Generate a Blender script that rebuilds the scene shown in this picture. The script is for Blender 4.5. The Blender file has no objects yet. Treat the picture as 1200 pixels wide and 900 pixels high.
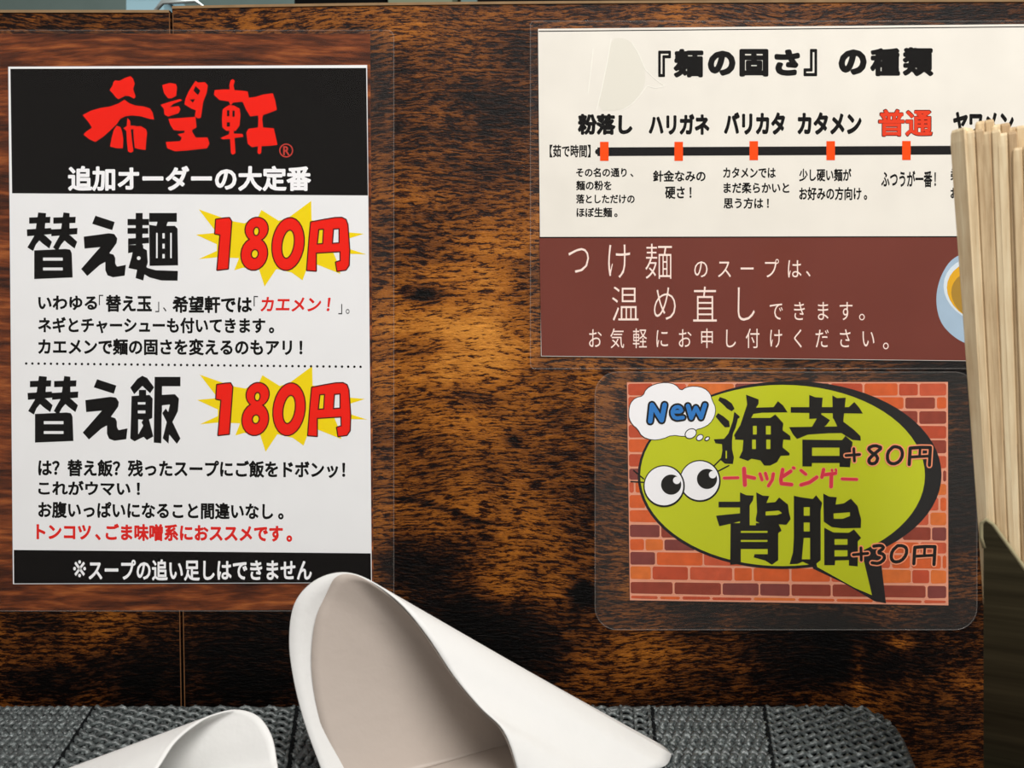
import bpy, bmesh, math, random
import numpy as np
from mathutils import Vector, Matrix
from mathutils.geometry import delaunay_2d_cdt

random.seed(7)
C = bpy.context.scene.collection

# ------------------------------------------------------------------ camera, world, lights, exposure
F = 1000.0            # focal length in pixels of the 1200 px frame
DW = 0.36             # distance from the lens to the wooden partition (metres)
ZC = 0.19             # lens height above the counter
cam_data = bpy.data.cameras.new('camera')
cam_data.sensor_width = 36.0
cam_data.lens = 36.0 * F / 1200.0
cam_data.clip_start = 0.01
cam_data.dof.use_dof = True
cam_data.dof.focus_distance = DW
cam_data.dof.aperture_fstop = 22
cam = bpy.data.objects.new('camera', cam_data)
cam.location = (0, -DW, ZC)
cam.rotation_euler = (math.pi / 2, 0, 0)
C.objects.link(cam)
bpy.context.scene.camera = cam

world = bpy.data.worlds.new('world')
bpy.context.scene.world = world
world.use_nodes = True
wb = world.node_tree.nodes['Background']
wb.inputs[0].default_value = (1.0, 0.95, 0.9, 1)
wb.inputs[1].default_value = 0.30

def area(name, loc, target, size, power, col, size_y=None):
    l = bpy.data.lights.new(name, 'AREA')
    l.energy = power; l.color = col; l.size = size
    if size_y:
        l.shape = 'RECTANGLE'; l.size_y = size_y
    o = bpy.data.objects.new(name, l)
    o.location = loc
    o.rotation_euler = (Vector(target) - Vector(loc)).to_track_quat('-Z', 'Y').to_euler()
    C.objects.link(o)
    return o
area('ceiling_lamp', (0.40, -0.95, 1.30), (0, 0, 0.2), 0.9, 19.5, (1.0, 0.975, 0.94), 0.7)
area('kitchen_lamp', (-0.2, 0.6, 1.2), (0, 0.8, 0.1), 0.6, 4.0, (0.86, 1.0, 1.0))

vs = bpy.context.scene.view_settings
vs.view_transform = 'Standard'; vs.look = 'None'; vs.exposure = 0.47; vs.gamma = 1.0
vs.use_curve_mapping = False

# ------------------------------------------------------------------ helpers
def P(px, py, d=DW):
    """point seen at photo pixel (px, py) at distance d in front of the lens"""
    return Vector(((px - 600) * d / F, d - DW, ZC - (py - 450) * d / F))

def lin(c):
    return tuple(((v / 255.0) / 12.92 if v / 255.0 <= 0.04045 else ((v / 255.0 + 0.055) / 1.055) ** 2.4) for v in c)

def tag(o, label=None, cat=None, group=None, kind=None):
    if label: o['label'] = label
    if cat: o['category'] = cat
    if group: o['group'] = group
    if kind: o['kind'] = kind
    return o

def empty(name, loc=(0, 0, 0)):
    o = bpy.data.objects.new(name, None)
    o.location = loc; o.empty_display_size = 0.02
    C.objects.link(o)
    return o

def mesh_obj(name, verts, faces, mat=None, parent=None, smooth=False, mats=None, fm=None):
    me = bpy.data.meshes.new(name)
    off = Vector((0, 0, 0))
    if parent is not None: off = parent_world(parent)
    me.from_pydata([tuple(Vector(v) - off) for v in verts], [], faces)
    if mats:
        for m in mats: me.materials.append(m)
        me.polygons.foreach_set('material_index', fm)
    elif mat: me.materials.append(mat)
    if smooth: me.polygons.foreach_set('use_smooth', [True] * len(me.polygons))
    me.update()
    o = bpy.data.objects.new(name, me)
    C.objects.link(o)
    if parent is not None: o.parent = parent
    return o

def parent_world(p):
    v = Vector(p.location)
    while p.parent is not None:
        p = p.parent; v = v + Vector(p.location)
    return v

class G:
    """collects geometry for one mesh"""
    def __init__(s): s.v = []; s.f = []
    def add(s, v, f):
        n = len(s.v); s.v += [Vector(a) for a in v]; s.f += [tuple(i + n for i in q) for q in f]
    def box(s, a, b):
        x0, y0, z0 = a; x1, y1, z1 = b
        s.add([(x0,y0,z0),(x1,y0,z0),(x1,y1,z0),(x0,y1,z0),(x0,y0,z1),(x1,y0,z1),(x1,y1,z1),(x0,y1,z1)],
              [(0,3,2,1),(4,5,6,7),(0,1,5,4),(1,2,6,5),(2,3,7,6),(3,0,4,7)])
    def prism(s, pts, ya, yb):
        """pts: (x, z) outline seen from the camera; front at ya, back at yb"""
        n = len(pts)
        ar = sum(pts[i][0]*pts[(i+1)%n][1]-pts[(i+1)%n][0]*pts[i][1] for i in range(n))
        if ar < 0: pts = pts[::-1]
        v = [(p[0], ya, p[1]) for p in pts] + [(p[0], yb, p[1]) for p in pts]
        f = [tuple(range(n)), tuple(range(2*n-1, n-1, -1))]
        for i in range(n):
            j = (i+1) % n
            f.append((j, i, i+n, j+n))
        s.add(v, f)
    def tube(s, pts, r, k=6, cap=True):
        pts = [Vector(p) for p in pts]; n = len(pts)
        rr = r if isinstance(r, (list, tuple)) else [r]*n
        base = len(s.v)
        for i, p in enumerate(pts):
            t = (pts[min(i+1, n-1)] - pts[max(i-1, 0)]).normalized()
            up = Vector((0, 0, 1)) if abs(t.z) < 0.9 else Vector((0, 1, 0))
            a = t.cross(up).normalized(); b = a.cross(t)
            for j in range(k):
                w = 2*math.pi*j/k
                s.v.append(p + (a*math.cos(w) + b*math.sin(w)) * rr[i])
        for i in range(n-1):
            for j in range(k):
                j2 = (j+1) % k
                s.f.append((base+i*k+j, base+i*k+j2, base+(i+1)*k+j2, base+(i+1)*k+j))
        if cap:
            s.f.append(tuple(base+j for j in range(k))[::-1])
            s.f.append(tuple(base+(n-1)*k+j for j in range(k)))
    def build(s, name, mat, parent=None, smooth=False):
        return mesh_obj(name, s.v, s.f, mat, parent, smooth)

# ------------------------------------------------------------------ materials
def new_mat(name):
    m = bpy.data.materials.new(name); m.use_nodes = True
    nt = m.node_tree
    return m, nt, nt.nodes['Principled BSDF']

def ramp(nt, stops):
    r = nt.nodes.new('ShaderNodeValToRGB')
    el = r.color_ramp.elements
    while len(el) < len(stops): el.new(0.5)
    for e, (p, c) in zip(el, stops):
        e.position = p; e.color = (*c, 1)
    return r

def noise(nt, vec, scale, detail=4, rough=0.55, dist=0.0):
    n = nt.nodes.new('ShaderNodeTexNoise')
    n.inputs['Scale'].default_value = scale; n.inputs['Detail'].default_value = detail
    n.inputs['Roughness'].default_value = rough; n.inputs['Distortion'].default_value = dist
    nt.links.new(vec, n.inputs['Vector'])
    return n.outputs['Fac']

def mapping(nt, sc, rot=(0, 0, 0), loc=(0, 0, 0)):
    tc = nt.nodes.new('ShaderNodeTexCoord'); mp = nt.nodes.new('ShaderNodeMapping')
    mp.inputs['Scale'].default_value = sc; mp.inputs['Rotation'].default_value = rot; mp.inputs['Location'].default_value = loc
    nt.links.new(tc.outputs['Object'], mp.inputs['Vector'])
    return mp.outputs['Vector']

def mth(nt, op, a, b=None, clamp=False):
    n = nt.nodes.new('ShaderNodeMath'); n.operation = op; n.use_clamp = clamp
    for i, v in enumerate((a, b)):
        if v is None: continue
        if isinstance(v, (int, float)): n.inputs[i].default_value = v
        else: nt.links.new(v, n.inputs[i])
    return n.outputs[0]

def ink(name, rgb, rough=0.5, var=0.0, vscale=40.0):
    m, nt, b = new_mat(name)
    c = lin(rgb)
    if var:
        f = noise(nt, mapping(nt, (1, 1, 1)), vscale, 5, 0.6)
        r = ramp(nt, [(0.3, tuple(v*(1-var) for v in c)), (0.7, c)])
        nt.links.new(f, r.inputs[0]); nt.links.new(r.outputs[0], b.inputs['Base Color'])
    else: b.inputs['Base Color'].default_value = (*c, 1)
    b.inputs['Roughness'].default_value = rough
    b.inputs['Specular IOR Level'].default_value = 0.02
    return m

def wood_panel_mat():
    m, nt, b = new_mat('rustic_wood_veneer')
    L = nt.links.new
    at = nt.nodes.new('ShaderNodeAttribute'); at.attribute_name = 'tone'
    tone = at.outputs['Fac']
    v0 = mapping(nt, (1, 1, 1))
    warp = noise(nt, v0, 5.0, 2, 0.5)                     # the grain rises and falls gently
    warp2 = noise(nt, v0, 60.0, 2, 0.5)
    sep = nt.nodes.new('ShaderNodeSeparateXYZ'); L(v0, sep.inputs[0])
    z2 = mth(nt, 'ADD', sep.outputs[2], mth(nt, 'MULTIPLY', warp, 0.05))
    z2 = mth(nt, 'ADD', z2, mth(nt, 'MULTIPLY', warp2, 0.0025))
    def grain(xs, scale, det, rough, dist=0.0):
        c = nt.nodes.new('ShaderNodeCombineXYZ')
        L(mth(nt, 'MULTIPLY', sep.outputs[0], xs), c.inputs[0]); L(z2, c.inputs[2])
        return noise(nt, c.outputs[0], scale, det, rough, dist)
    pores = grain(0.17, 820.0, 5, 0.74, 0.15)
    lines = grain(0.05, 330.0, 3, 0.6)
    speck = grain(0.5, 1100.0, 3, 0.6)
    big = noise(nt, mapping(nt, (0.8, 1, 1.2)), 28.0, 4, 0.55, 0.2)
    s = mth(nt, 'ADD', mth(nt, 'MULTIPLY', big, 0.95), mth(nt, 'MULTIPLY', lines, 0.40))
    s = mth(nt, 'ADD', s, mth(nt, 'MULTIPLY', speck, 0.30))
    s = mth(nt, 'ADD', s, tone)
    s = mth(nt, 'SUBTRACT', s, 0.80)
    r = ramp(nt, [(0.10, lin((12, 6, 3))), (0.30, lin((46, 23, 9))), (0.50, lin((108, 60, 18))),
                  (0.72, lin((160, 95, 28))), (0.98, lin((204, 134, 52)))])
    L(s, r.inputs[0])
    # dark pores, denser where the veneer is darker
    k = mth(nt, 'ADD', pores, mth(nt, 'MULTIPLY', mth(nt, 'SUBTRACT', s, 0.5), 0.16))
    pr = ramp(nt, [(0.445, lin((56, 38, 26))), (0.49, lin((140, 120, 102))), (0.53, (1, 1, 1)), (0.62, (1.0, 1.0, 1.0)), (0.70, (1.35, 1.35, 1.35))])
    L(k, pr.inputs[0])
    mx = nt.nodes.new('ShaderNodeMix'); mx.data_type = 'RGBA'; mx.blend_type = 'MULTIPLY'; mx.inputs[0].default_value = 1.0
    L(r.outputs[0], mx.inputs[6]); L(pr.outputs[0], mx.inputs[7]); L(mx.outputs[2], b.inputs['Base Color'])
    b.inputs['Roughness'].default_value = 0.38
    b.inputs['Specular IOR Level'].default_value = 0.14
    bp = nt.nodes.new('ShaderNodeBump'); bp.inputs['Strength'].default_value = 0.6; bp.inputs['Distance'].default_value = 0.0007
    L(mth(nt, 'ADD', k, mth(nt, 'MULTIPLY', speck, 0.5)), bp.inputs['Height']); L(bp.outputs[0], b.inputs['Normal'])
    return m

def red_wood_mat():
    m, nt, b = new_mat('printed_red_woodgrain')
    L = nt.links.new
    v0 = mapping(nt, (1, 1, 1))
    warp = noise(nt, v0, 6.0, 2, 0.5)
    sep = nt.nodes.new('ShaderNodeSeparateXYZ'); L(v0, sep.inputs[0])
    z2 = mth(nt, 'ADD', sep.outputs[2], mth(nt, 'MULTIPLY', warp, 0.018))
    comb = nt.nodes.new('ShaderNodeCombineXYZ')
    L(mth(nt, 'MULTIPLY', sep.outputs[0], 0.12), comb.inputs[0]); L(z2, comb.inputs[2])
    g = noise(nt, comb.outputs[0], 260.0, 4, 0.6, 0.15)
    g2 = noise(nt, comb.outputs[0], 700.0, 3, 0.6, 0.3)
    s = mth(nt, 'ADD', g, mth(nt, 'MULTIPLY', mth(nt, 'SUBTRACT', g2, 0.5), 0.35))
    r = ramp(nt, [(0.32, lin((38, 17, 9))), (0.46, lin((82, 38, 17))), (0.56, lin((118, 58, 25))), (0.72, lin((166, 94, 44)))])
    L(s, r.inputs[0]); L(r.outputs[0], b.inputs['Base Color'])
    b.inputs['Roughness'].default_value = 0.4; b.inputs['Specular IOR Level'].default_value = 0.1
    return m

def film_mat(name, haze, col=(0.8, 0.78, 0.74)):
    m = bpy.data.materials.new(name); m.use_nodes = True
    nt = m.node_tree; nt.nodes.clear()
    out = nt.nodes.new('ShaderNodeOutputMaterial'); tr = nt.nodes.new('ShaderNodeBsdfTransparent')
    df = nt.nodes.new('ShaderNodeBsdfDiffuse'); df.inputs[0].default_value = (*col, 1)
    gl = nt.nodes.new('ShaderNodeBsdfGlossy'); gl.inputs['Roughness'].default_value = 0.1
    m1 = nt.nodes.new('ShaderNodeMixShader'); m1.inputs[0].default_value = haze  # diffuse haze stands in for the reflected veil on the film
    m2 = nt.nodes.new('ShaderNodeMixShader'); m2.inputs[0].default_value = 0.006
    nt.links.new(tr.outputs[0], m1.inputs[1]); nt.links.new(df.outputs[0], m1.inputs[2])
    nt.links.new(m1.outputs[0], m2.inputs[1]); nt.links.new(gl.outputs[0], m2.inputs[2])
    nt.links.new(m2.outputs[0], out.inputs[0])
    return m

M = {}
M['wood'] = wood_panel_mat()
M['redwood'] = red_wood_mat()
M['film'] = film_mat('clear_laminate', 0.005)
M['film_hazy'] = film_mat('hazy_laminate', 0.014, (0.75, 0.72, 0.66))
M['white'] = ink('white_print_paper', (238, 239, 240), 0.45, 0.03, 60)
M['cream'] = ink('aged_white_paper', (236, 232, 222), 0.45, 0.07, 45)
M['black'] = ink('black_ink', (5, 4, 4), 0.45)
M['soft_black'] = ink('charcoal_ink', (20, 19, 21), 0.45)
M['header_black'] = ink('black_print_area', (7, 5, 5), 0.35)
M['red'] = ink('red_ink', (238, 28, 10), 0.45)
M['text_red'] = ink('text_red_ink', (222, 36, 30), 0.45)
M['maroon'] = ink('dark_outline_ink', (74, 12, 10), 0.45)
M['yellow'] = ink('yellow_ink', (242, 214, 10), 0.45)
M['orange'] = ink('orange_ink', (245, 76, 8), 0.45)
M['label_red'] = ink('orange_red_ink', (226, 62, 32), 0.45)
M['brown'] = ink('brown_print_area', (118, 59, 49), 0.4, 0.16, 14)
M['pink_white'] = ink('pale_pink_ink', (250, 226, 214), 0.45)
M['lime'] = ink('lime_green_ink', (194, 202, 24), 0.45, 0.05, 20)
M['ink_white'] = ink('white_ink', (246, 246, 248), 0.45)
M['blue'] = ink('blue_ink', (40, 120, 196), 0.45)
M['crimson'] = ink('crimson_ink', (214, 50, 70), 0.45)
M['peach'] = ink('peach_ink', (244, 150, 110), 0.45)
M['mortar'] = ink('brick_print_mortar', (232, 158, 128), 0.45, 0.12, 200)
M['bricks'] = [ink('brick_print_%s' % n, c, 0.45, 0.22, 260) for n, c in
               (('orange', (222, 98, 44)), ('red', (196, 78, 46)), ('purple', (132, 62, 56)), ('rust', (208, 90, 56)), ('light', (226, 116, 50)), ('maroon', (150, 62, 44)))]
M['bowl_blue'] = ink('bowl_blue_ink', (168, 192, 212), 0.45, 0.1, 90)
M['bowl_rim'] = ink('bowl_rim_ink', (214, 226, 234), 0.45)
M['soup'] = ink('soup_ink', (170, 132, 52), 0.45)
M['soup_yellow'] = ink('soup_yellow_ink', (226, 170, 40), 0.45)
M['stain'] = ink('glue_stain', (226, 223, 211), 0.3)
M['stain_edge'] = ink('glue_ridge', (244, 242, 232), 0.3)
M['pale_edge'] = ink('raw_panel_edge', (150, 122, 90), 0.5, 0.25, 120)
M['seam'] = ink('pale_seam_edge', (120, 84, 56), 0.5, 0.3, 300)

# ------------------------------------------------------------------ 2-D outlines: union, difference, thickening
def area2(p):
    return 0.5 * sum(p[i][0]*p[(i+1)%len(p)][1] - p[(i+1)%len(p)][0]*p[i][1] for i in range(len(p)))

def inside(poly, X, Y):
    """non-zero winding test of many points against one outline"""
    w = np.zeros(len(X), int)
    n = len(poly)
    for i in range(n):
        x0, y0 = poly[i]; x1, y1 = poly[(i+1) % n]
        if y0 == y1: continue
        cr = (x1-x0)*(Y-y0) - (X-x0)*(y1-y0)
        w += ((y0 <= Y) & (y1 > Y) & (cr > 0)).astype(int) - ((y0 > Y) & (y1 <= Y) & (cr < 0)).astype(int)
    return w != 0

def region(adds, subs=()):
    """triangles covering the union of the outlines in adds less those in subs"""
    key = {}; vs_ = []; es = set(); polys = []
    big = max(max(abs(p[0]), abs(p[1])) for q in adds for p in q)
    dg = 5 if big < 8 else 3
    def vid(p):
        k = (round(p[0], dg), round(p[1], dg))
        if k not in key: key[k] = len(vs_); vs_.append(Vector(k))
        return key[k]
    for poly in list(adds) + list(subs):
        ids = [vid(p) for p in poly]
        polys.append([tuple(vs_[i]) for i in ids])
        for i in range(len(ids)):
            a, b = ids[i], ids[(i+1) % len(ids)]
            if a != b: es.add((min(a, b), max(a, b)))
    r = delaunay_2d_cdt(vs_, sorted(es), [], 0, 1e-7, False)
    V = np.array([tuple(v) for v in r[0]]); T = [t for t in r[2] if len(t) == 3]
    A = np.array(T); c = V[A].mean(axis=1)
    X, Y = c[:, 0], c[:, 1]
    ins = np.zeros(len(T), bool); out = np.zeros(len(T), bool)
    for k, poly in enumerate(polys):
        q = np.array(poly); lo = q.min(0); hi = q.max(0)
        ix = np.nonzero((X >= lo[0]) & (X <= hi[0]) & (Y >= lo[1]) & (Y <= hi[1]))[0]
        if not len(ix): continue
        h = inside(poly, X[ix], Y[ix])
        (ins if k < len(adds) else out)[ix[h]] = True
    f = A[ins & ~out]
    used, inv = np.unique(f, return_inverse=True)
    return [tuple(V[k]) for k in used], [tuple(int(i) for i in t) for t in inv.reshape(-1, 3)]

def disc(cx, cy, r, n=8, ry=None, rot=0.0):
    ry = r if ry is None else ry
    o = []
    for i in range(n):
        a = 2*math.pi*i/n
        x, y = r*math.cos(a), ry*math.sin(a)
        o.append((cx + x*math.cos(rot) - y*math.sin(rot), cy + x*math.sin(rot) + y*math.cos(rot)))
    return o

def seg(a, b, r):
    dx, dy = b[0]-a[0], b[1]-a[1]; l = math.hypot(dx, dy) or 1e-9
    nx, ny = -dy/l*r, dx/l*r
    return [(a[0]+nx, a[1]+ny), (a[0]-nx, a[1]-ny), (b[0]-nx, b[1]-ny), (b[0]+nx, b[1]+ny)]

def rect(x0, y0, x1, y1): return [(x0, y0), (x1, y0), (x1, y1), (x0, y1)]

def stroke(pts, w, round_cap=True):
    r = w/2; o = [seg(pts[i], pts[i+1], r) for i in range(len(pts)-1)]
    o += [disc(p[0], p[1], r, 10) for p in (pts if round_cap else pts[1:-1])]
    return o

def smooth_poly(p, it=2):
    for _ in range(it):
        q = []
        for i in range(len(p)):
            a, b = p[i], p[(i+1) % len(p)]
            q += [(0.75*a[0]+0.25*b[0], 0.75*a[1]+0.25*b[1]), (0.25*a[0]+0.75*b[0], 0.25*a[1]+0.75*b[1])]
        p = q
    return p

def thicken(vf, r, n=8):
    """grow (r > 0) or shrink (r < 0) a triangulated outline"""
    v, f = vf
    if not r: return vf
    ec = {}
    for t in f:
        for i in range(len(t)):
            e = tuple(sorted((t[i], t[(i+1) % len(t)]))); ec[e] = ec.get(e, 0) + 1
    be = [e for e, c in ec.items() if c == 1]
    tris = [[v[i] for i in t] for t in f]
    bv = {i for e in be for i in e}
    st = [seg(v[a], v[b], abs(r)) for a, b in be if a != b] + [disc(v[i][0], v[i][1], abs(r), n) for i in bv]
    return region(tris + st) if r > 0 else region(tris, st)

_fc = bpy.data.curves.new('glyph', 'FONT'); _fc.resolution_u = 3
_fo = bpy.data.objects.new('glyph', _fc); C.objects.link(_fo)
_raw = {}; _gl = {}
def glyph(ch, r=0.0):
    if (ch, r) in _gl: return _gl[(ch, r)]
    if ch not in _raw:
        _fc.body = ch
        me = _fo.to_mesh()
        if me is None or not len(me.vertices): _fo.to_mesh_clear(); bpy.context.view_layer.update(); me = _fo.to_mesh()
        key = {}; v = []; m = []
        for w in me.vertices:
            k = (round(w.co.x, 5), round(w.co.y, 5))
            if k not in key: key[k] = len(v); v.append(k)
            m.append(key[k])
        f = []
        for p in me.polygons:
            t = tuple(m[i] for i in p.vertices)
            if len(set(t)) == len(t): f.append(t)
        _fo.to_mesh_clear()
        _raw[ch] = (v, f)
    g = thicken(_raw[ch], r)
    _gl[(ch, r)] = g
    return g

HALF = set("「」、。！？")
def line_shape(text, x0, x1, y0, y1, r=0.0, shear=0.0, narrow=0.62, track=0.0):
    """letters laid side by side, their inked extents fitted to the box x0..x1, y0..y1 (pixels, y down)"""
    V, Fc = [], []
    pen = 0.0
    for ch in text:
        if ch == ' ': pen += 0.5; continue
        v, f = glyph(ch, r)
        xs = [p[0] for p in v]
        latin = ord(ch) < 256
        if latin: dx = pen - min(xs); adv = max(xs)-min(xs) + 0.09
        elif ch in HALF and narrow < 1:
            mid = (min(xs)+max(xs))/2; dx = pen + narrow/2 - mid; adv = narrow
        else: dx = pen; adv = 1.0
        n = len(V); V += [(p[0]+dx, p[1]) for p in v]; Fc += [tuple(i+n for i in t) for t in f]
        pen += adv + track
    V = [(x + shear*y, y) for x, y in V]
    ax, bx = min(p[0] for p in V), max(p[0] for p in V); ay, by = min(p[1] for p in V), max(p[1] for p in V)
    sx = (x1-x0)/(bx-ax); sy = (y1-y0)/(by-ay)
    return [(x0+(x-ax)*sx, y1-(y-ay)*sy) for x, y in V], Fc

def lines(name, shapes, depth, mat, parent, warp=None):
    return [flat(name, q, depth, mat, parent, warp) for q in shapes]

def cells(spec, r=0.0):
    """spec: (letter, centre x, centre y, cell width, cell height)"""
    V, Fc = [], []
    for ch, cx, cy, w, h in spec:
        v, f = glyph(ch, r)
        n = len(V); V += [(cx+(p[0]-0.5)*w, cy-(p[1]-0.38)*h) for p in v]; Fc += [tuple(i+n for i in t) for t in f]
    return V, Fc

def merge(*s):
    V, Fc = [], []
    for v, f in s:
        n = len(V); V += list(v); Fc += [tuple(i+n for i in t) for t in f]
    return V, Fc

LAYER = 0.00003
def flat(name, vf, depth, mat, parent, warp=None):
    """printed shape lying on a sheet; vf in photo pixels on the wall plane"""
    v, f = vf
    if warp: v = [warp(*p) for p in v]
    V = [P(x, y) for x, y in v]
    for w in V: w.y = -depth
    FF = []
    for t in f:
        a, b, c = V[t[0]], V[t[1]], V[t[2]]
        ny = (b-a).cross(c-a).y
        FF.append(t if ny < 0 else t[::-1])
    return mesh_obj(name, V, FF, mat, parent)

def sheet(name, pts, front, back, mat, parent=None):
    g = G(); q = [P(*p) for p in pts]
    g.prism([(w.x, w.z) for w in q], -front, -back)
    return g.build(name, mat, parent)

def rrect(x0, y0, x1, y1, r, n=6):
    o = []
    for cx, cy, a0 in ((x1-r, y0+r, -90), (x1-r, y1-r, 0), (x0+r, y1-r, 90), (x0+r, y0+r, 180)):
        for i in range(n+1):
            a = math.radians(a0 + 90*i/n); o.append((cx+r*math.cos(a), cy+r*math.sin(a)))
    return o

# ------------------------------------------------------------------ the setting: kitchen wall behind the partition, counter
def struct(name, g, mat):
    return tag(g.build(name, mat), kind='structure')
kw = ink('kitchen_wall_paint', (104, 118, 114), 0.6, 0.3, 3)
g = G(); g.box((-1.6, 1.2, -0.02), (1.6, 1.25, 1.3)); struct('wall_back', g, kw)

m, nt, b = new_mat('dark_counter_laminate')
f_ = noise(nt, mapping(nt, (6, 40, 40)), 3, 6, 0.6); r_ = ramp(nt, [(0.3, lin((26, 12, 8))), (0.7, lin((66, 32, 18)))])
nt.links.new(f_, r_.inputs[0]); nt.links.new(r_.outputs[0], b.inputs['Base Color']); b.inputs['Roughness'].default_value = 0.3
M['counter'] = m
g = G(); g.box((-0.8, -0.7, -0.04), (0.8, 1.2, 0.0))
tag(g.build('counter', M['counter']), 'dark wooden counter running under the partition and the woven box', 'counter')

# ------------------------------------------------------------------ wooden partition: two veneered panels
part = empty('partition', (0, 0, 0))
tag(part, 'dark amber wood-grain partition panelling carrying the laminated notices', 'partition')
BLOBS = [  # (px, py, rx, ry, amount): lighter and darker veneer figure, plus darker patches along the bottom
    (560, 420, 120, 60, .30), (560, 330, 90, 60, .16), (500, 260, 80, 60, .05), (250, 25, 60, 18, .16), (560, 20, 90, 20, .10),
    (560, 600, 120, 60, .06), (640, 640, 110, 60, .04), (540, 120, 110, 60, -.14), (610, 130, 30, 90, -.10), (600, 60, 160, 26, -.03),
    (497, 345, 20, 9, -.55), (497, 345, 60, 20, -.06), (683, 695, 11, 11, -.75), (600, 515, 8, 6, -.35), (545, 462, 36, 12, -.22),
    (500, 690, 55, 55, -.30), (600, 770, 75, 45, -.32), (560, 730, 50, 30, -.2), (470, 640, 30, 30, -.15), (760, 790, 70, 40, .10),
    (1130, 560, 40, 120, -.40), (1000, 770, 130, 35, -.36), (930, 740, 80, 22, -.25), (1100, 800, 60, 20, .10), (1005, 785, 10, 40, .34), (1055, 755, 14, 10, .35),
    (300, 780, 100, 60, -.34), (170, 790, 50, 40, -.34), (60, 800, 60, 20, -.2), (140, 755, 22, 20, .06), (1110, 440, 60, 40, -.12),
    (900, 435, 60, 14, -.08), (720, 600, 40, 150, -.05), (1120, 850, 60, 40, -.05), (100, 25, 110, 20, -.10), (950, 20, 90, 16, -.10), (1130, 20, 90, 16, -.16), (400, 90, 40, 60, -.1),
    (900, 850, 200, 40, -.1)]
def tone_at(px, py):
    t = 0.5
    if py > 700: t -= 0.08  # panel tone darker towards the bottom
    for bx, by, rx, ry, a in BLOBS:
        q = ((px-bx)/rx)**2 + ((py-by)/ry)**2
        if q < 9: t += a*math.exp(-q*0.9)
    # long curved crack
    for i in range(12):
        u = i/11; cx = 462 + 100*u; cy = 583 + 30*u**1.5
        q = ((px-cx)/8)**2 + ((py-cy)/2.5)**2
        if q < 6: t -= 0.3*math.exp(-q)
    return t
def seam_x(py): return 200.5 + (py - 10) * 0.0172
def panel(side):
    ys = np.linspace(0, 1, 180)
    n = 70 if side < 0 else 240
    V, Fc, T = [], [], []
    for u in ys:
        for k in range(n+1):
            s = k/n
            pyb = 985.0
            if side < 0:
                top = 12.5; py = top + (pyb-top)*u
                xa, xb = -420.0, seam_x(py) - 1.2
            else:
                py = 8 + (pyb-8)*u; xa, xb = seam_x(py) + 1.2, 1500.0
            px = xa + (xb-xa)*s
            if side > 0:
                top = 8 - 9*(1-math.exp(-(px-200)/420.0)); py = top + (pyb-top)*u
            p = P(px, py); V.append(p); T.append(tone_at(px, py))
    W = n+1
    for j in range(len(ys)-1):
        for k in range(n):
            a = j*W+k; Fc.append((a, a+W, a+W+1, a+1))
    N = len(V); V += [v + Vector((0, 0.012, 0)) for v in V]; T += T
    H = len(ys)-1
    Fc.append(tuple([N + k for k in range(W)] + [N + H*W + k for k in range(W-1, -1, -1)]))
    for k in range(n):
        Fc.append((k, k+1, N+k+1, N+k)); Fc.append((H*W+k+1, H*W+k, N+H*W+k, N+H*W+k+1))
    for j in range(H):
        Fc.append((j*W+W, j*W, N+j*W, N+j*W+W)); Fc.append((j*W+n, j*W+W+n, N+j*W+W+n, N+j*W+n))
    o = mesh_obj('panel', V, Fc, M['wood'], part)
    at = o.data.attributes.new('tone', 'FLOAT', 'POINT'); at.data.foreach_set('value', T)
    # pale raw edge along the top
    g = G(); pts = []
    N2 = 40
    for i in range(N2+1):
        s = i/N2
        px = -420 + (198.5+420)*s if side < 0 else 202 + (1500-202)*s
        top = 12.5 if side < 0 else 8 - 9*(1-math.exp(-(px-200)/420.0))
        a = P(px, top-0.4); pts.append(a)
    v = []; f = []
    for a in pts: v += [a+Vector((0, -0.0004, 0)), a+Vector((0, -0.0004, -0.0011)), a+Vector((0, 0.0124, -0.0011)), a+Vector((0, 0.0124, 0))]
    for i in range(N2):
        for j in range(4): f.append((4*i+j, 4*i+(j+1) % 4, 4*i+4+(j+1) % 4, 4*i+4+j))
    g.add(v, [q[::-1] for q in f]); g.build('edge_strip', M['pale_edge'], part)
    # pale bevelled edge at the seam
    g = G()
    for (ya, yb) in ((14, 984),):
        o_ = -2.6 if side < 0 else 1.6
        g.prism([(P(seam_x(ya)+o_, ya).x, P(0, ya).z), (P(seam_x(ya)+o_+1.0, ya).x, P(0, ya).z), (P(seam_x(yb)+o_+1.0, yb).x, P(0, yb).z), (P(seam_x(yb)+o_, yb).x, P(0, yb).z)], -0.00012, 0.003)
    g.build('seam_edge', M['seam'], part)
panel(-1); panel(1)

# ------------------------------------------------------------------ hand-drawn lettering (traced as outlines)
def Z(ox, oy, s):
    return lambda pts: [(ox + x/s, oy + y/s) for x, y in pts]

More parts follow.
